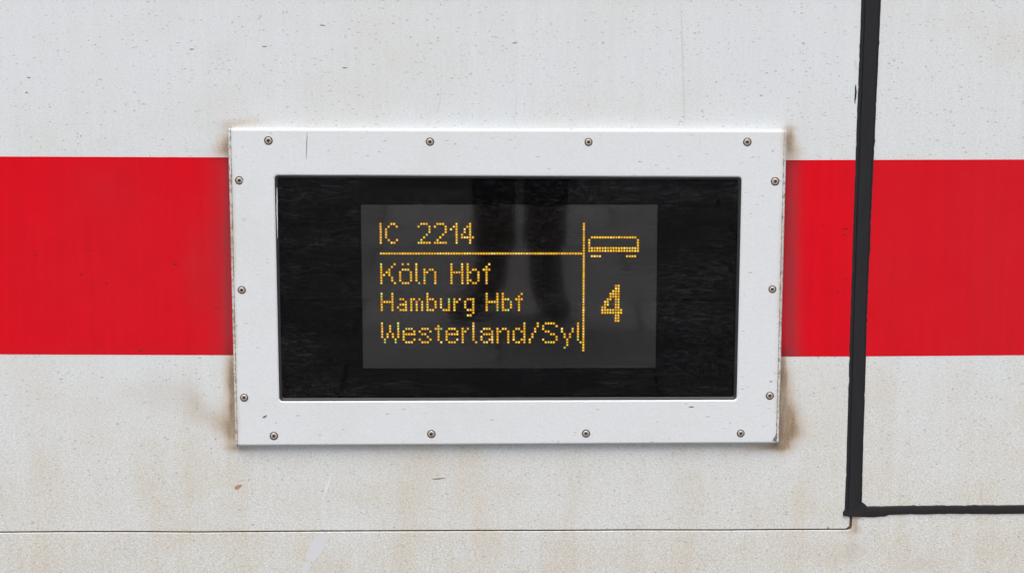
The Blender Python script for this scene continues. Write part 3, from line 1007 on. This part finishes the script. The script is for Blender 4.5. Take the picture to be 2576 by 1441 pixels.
# marks on the frame
Yf = -FT - .00012
decal('scratch', streak_pts(772.5, 333, 770.5, 401, 1.9, 1.6, 10, .35, 40), M_mark, dlink, Yf)
decal('dark_mark', streak_pts(1733, 1023.5, 1746, 1023, 3.4, 3, 4, .2, 41), M_mark, dlink, Yf)
decal('dark_mark', [(660, 1049), (664, 1046), (671, 1043), (671, 1047), (666, 1051), (661, 1051)], M_mark, dlink, Yf)
decal('scratch', streak_pts(1761, 338, 1762, 372, 1.2, 1.2, 8, .3, 42), M_faint, dlink, Yf)
decal('dark_mark', streak_pts(1936, 960, 1944, 959, 3, 2, 4, .2, 43), M_mark, dlink, Yf)
decal('worn_corner', [(1952, 1110), (1943, 1108), (1946, 1102), (1950, 1096), (1952, 1090), (1955, 1089), (1955, 1102)], M_mark, dlink, Yf)

# ------------------------------------------------------------------ the person taking the picture (mirrored in the glass)
def mir(px, py, dist_y):
    """world point in front of the train whose mirror image in the glass is seen at (px, py)"""
    p = at(px, py, 2 * GL - dist_y)
    return Vector((p.x, dist_y, p.z))
person = empty('person', (.02, CAM.y - .12, GZ))
tag(person, 'person in dark jacket, trousers and boots holding up a phone, mirrored in the display glass', 'person')
def skin(name, pts, edges, radii, mat, sub=2, root=0):
    me = bpy.data.meshes.new(name)
    me.from_pydata([tuple(Vector(p) - Vector(person.location)) for p in pts], edges, [])
    o = link(name, me, [mat], person)
    md = o.modifiers.new('skin', 'SKIN'); md.use_smooth_shade = True
    for i, v in enumerate(me.skin_vertices[0].data):
        r_ = radii[i]; v.radius = r_ if isinstance(r_, tuple) else (r_, r_)
        v.use_root = i == root
    sb = o.modifiers.new('sub', 'SUBSURF'); sb.levels = sub; sb.render_levels = sub
    return o
M_trouser = plain('dark_trousers', (.010, .010, .013), .95, 0, .1, .3, (60, 60, 60), .4)
M_jacket = plain('dark_jacket', (.012, .013, .018), .85, 0, .2, .3, (60, 60, 60), .4)
M_boot = plain('black_boots', (.008, .008, .008), .5, 0, .4, .3, (60, 60, 60), .2)
M_skin = plain('skin', (.45, .28, .20), .55, 0, .4, .06, (60, 60, 60), .1)
M_hair = plain('brown_hair', (.05, .03, .02), .7, 0, .3, .3, (200, 200, 60), .5)
M_phone = plain('phone_case', (.01, .01, .012), .3, 0, .5, .1)
py_ = CAM.y - .10
lx, rx = mir(1244, 620, py_).x, mir(1366, 620, py_).x
g0 = GZ
hipz = g0 + .93
cxp = (lx + rx) / 2
# trousers: one continuous surface from the waist down both legs to wide cuffs
T = [(cxp, py_, hipz + .08), (cxp, py_, hipz), (lx - .02, py_, hipz - .10), (lx - .005, py_ + .01, g0 + .50), (lx, py_ - .02, g0 + .24), (lx, py_ - .02, g0 + .16),
     (rx + .03, py_, hipz - .10), (rx + .015, py_ + .01, g0 + .50), (rx + .005, py_ - .02, g0 + .24), (rx + .005, py_ - .02, g0 + .17)]
TE = [(0, 1), (1, 2), (2, 3), (3, 4), (4, 5), (1, 6), (6, 7), (7, 8), (8, 9)]
TR = [(.17, .12), (.165, .12), (.088, .095), (.068, .075), (.055, .068), (.060, .078), (.088, .095), (.070, .076), (.056, .068), (.066, .080)]
skin('trousers', T, TE, TR, M_trouser)
for (bx, side, toe) in ((lx - .005, -1, mir(1135, 795, py_ + .10).x), (rx + .004, 1, rx + .05)):
    B_ = [(bx, py_ - .03, g0 + .26), (bx, py_ - .03, g0 + .10), (bx, py_ - .045, g0 + .045), (lerp(bx, toe, .5), py_ + .07, g0 + .045), (lerp(bx, toe, .95), py_ + .16, g0 + .032)]
    skin('boot', B_, [(0, 1), (1, 2), (1, 3), (3, 4)], [(.046, .05), (.054, .056), (.05, .045), (.050, .042), (.044, .030)], M_boot)
# jacket with raised arms
sh = g0 + 1.43
hx, hy, hz = CAM.x, CAM.y - .11, CAM.z - .04
J = [(cxp, py_, hipz + .02), (cxp, py_ - .01, g0 + 1.20), (cxp, py_ - .02, sh - .02), (cxp, py_ - .02, sh + .05),
     (cxp - .17, py_ - .02, sh - .02), (cxp - .25, py_ + .02, sh - .27), (hx - .10, hy + .02, hz - .10),
     (cxp + .17, py_ - .02, sh - .02), (cxp + .25, py_ + .02, sh - .27), (hx + .10, hy + .02, hz - .10)]
JE = [(0, 1), (1, 2), (2, 3), (2, 4), (4, 5), (5, 6), (2, 7), (7, 8), (8, 9)]
py2 = py_
J = [(a, b - .22 if i in (0, 1, 2, 3, 4, 7) else b - .10 if i in (5, 8) else b, c) for i, (a, b, c) in enumerate(J)]
JR = [(.19, .14), (.18, .13), (.17, .12), (.07, .07), (.075, .075), (.055, .055), (.040, .040), (.075, .075), (.055, .055), (.040, .040)]
skin('jacket', J, JE, JR, M_jacket)
# head and neck
hc = Vector((cxp, py_ - .24, CAM.z + .0))
H_ = [(hc.x, hc.y, sh + .02), (hc.x, hc.y, hc.z - .10), (hc.x, hc.y + .01, hc.z), (hc.x, hc.y, hc.z + .07)]
skin('head', H_, [(0, 1), (1, 2), (2, 3)], [(.055, .055), (.060, .068), (.078, .095), (.070, .085)], M_skin)
skin('nose', [(hc.x, hc.y + .085, hc.z + .01), (hc.x, hc.y + .108, hc.z - .025)], [(0, 1)], [.009, .013], M_skin)
skin('hair', [(hc.x, hc.y - .03, hc.z - .02), (hc.x, hc.y - .015, hc.z + .06), (hc.x, hc.y + .02, hc.z + .095)], [(0, 1), (1, 2)], [(.080, .075), (.083, .090), (.060, .070)], M_hair)
# hands: palm with five bent fingers closed on the phone
for sd in (-1, 1):
    px_ = hx + sd * .092
    pts = [(hx + sd * .10, hy + .02, hz - .10), (px_, hy + .015, hz - .05), (px_, hy + .01, hz - .01)]
    ed = [(0, 1), (1, 2)]; rd = [.028, (.034, .020), (.036, .017)]
    for k in range(4):
        zz = hz - .03 + k * .018; ln = (.85, 1, .95, .75)[k]
        b0 = len(pts)
        pts += [(px_ - sd * .004, hy + .022, zz), (px_ - sd * .018 * ln, hy + .030, zz + .003), (px_ - sd * .036 * ln, hy + .024, zz + .004)]
        ed += [(2 if k > 1 else 1, b0), (b0, b0 + 1), (b0 + 1, b0 + 2)]; rd += [.009, .0085, .0075]
    b0 = len(pts)
    pts += [(px_ - sd * .012, hy - .008, hz - .035), (px_ - sd * .034, hy - .012, hz - .022)]
    ed += [(1, b0), (b0, b0 + 1)]; rd += [.011, .009]
    skin('hand', pts, ed, rd, M_skin, 1)
ph = link('phone', box_me('phone', hx - .078, hx + .078, hy - .001, hy + .008, hz - .036, hz + .036, .003), [M_phone])
tag(ph, 'black phone held level in the raised hands of the person', 'phone')
ph.location = (0, 0, 0)
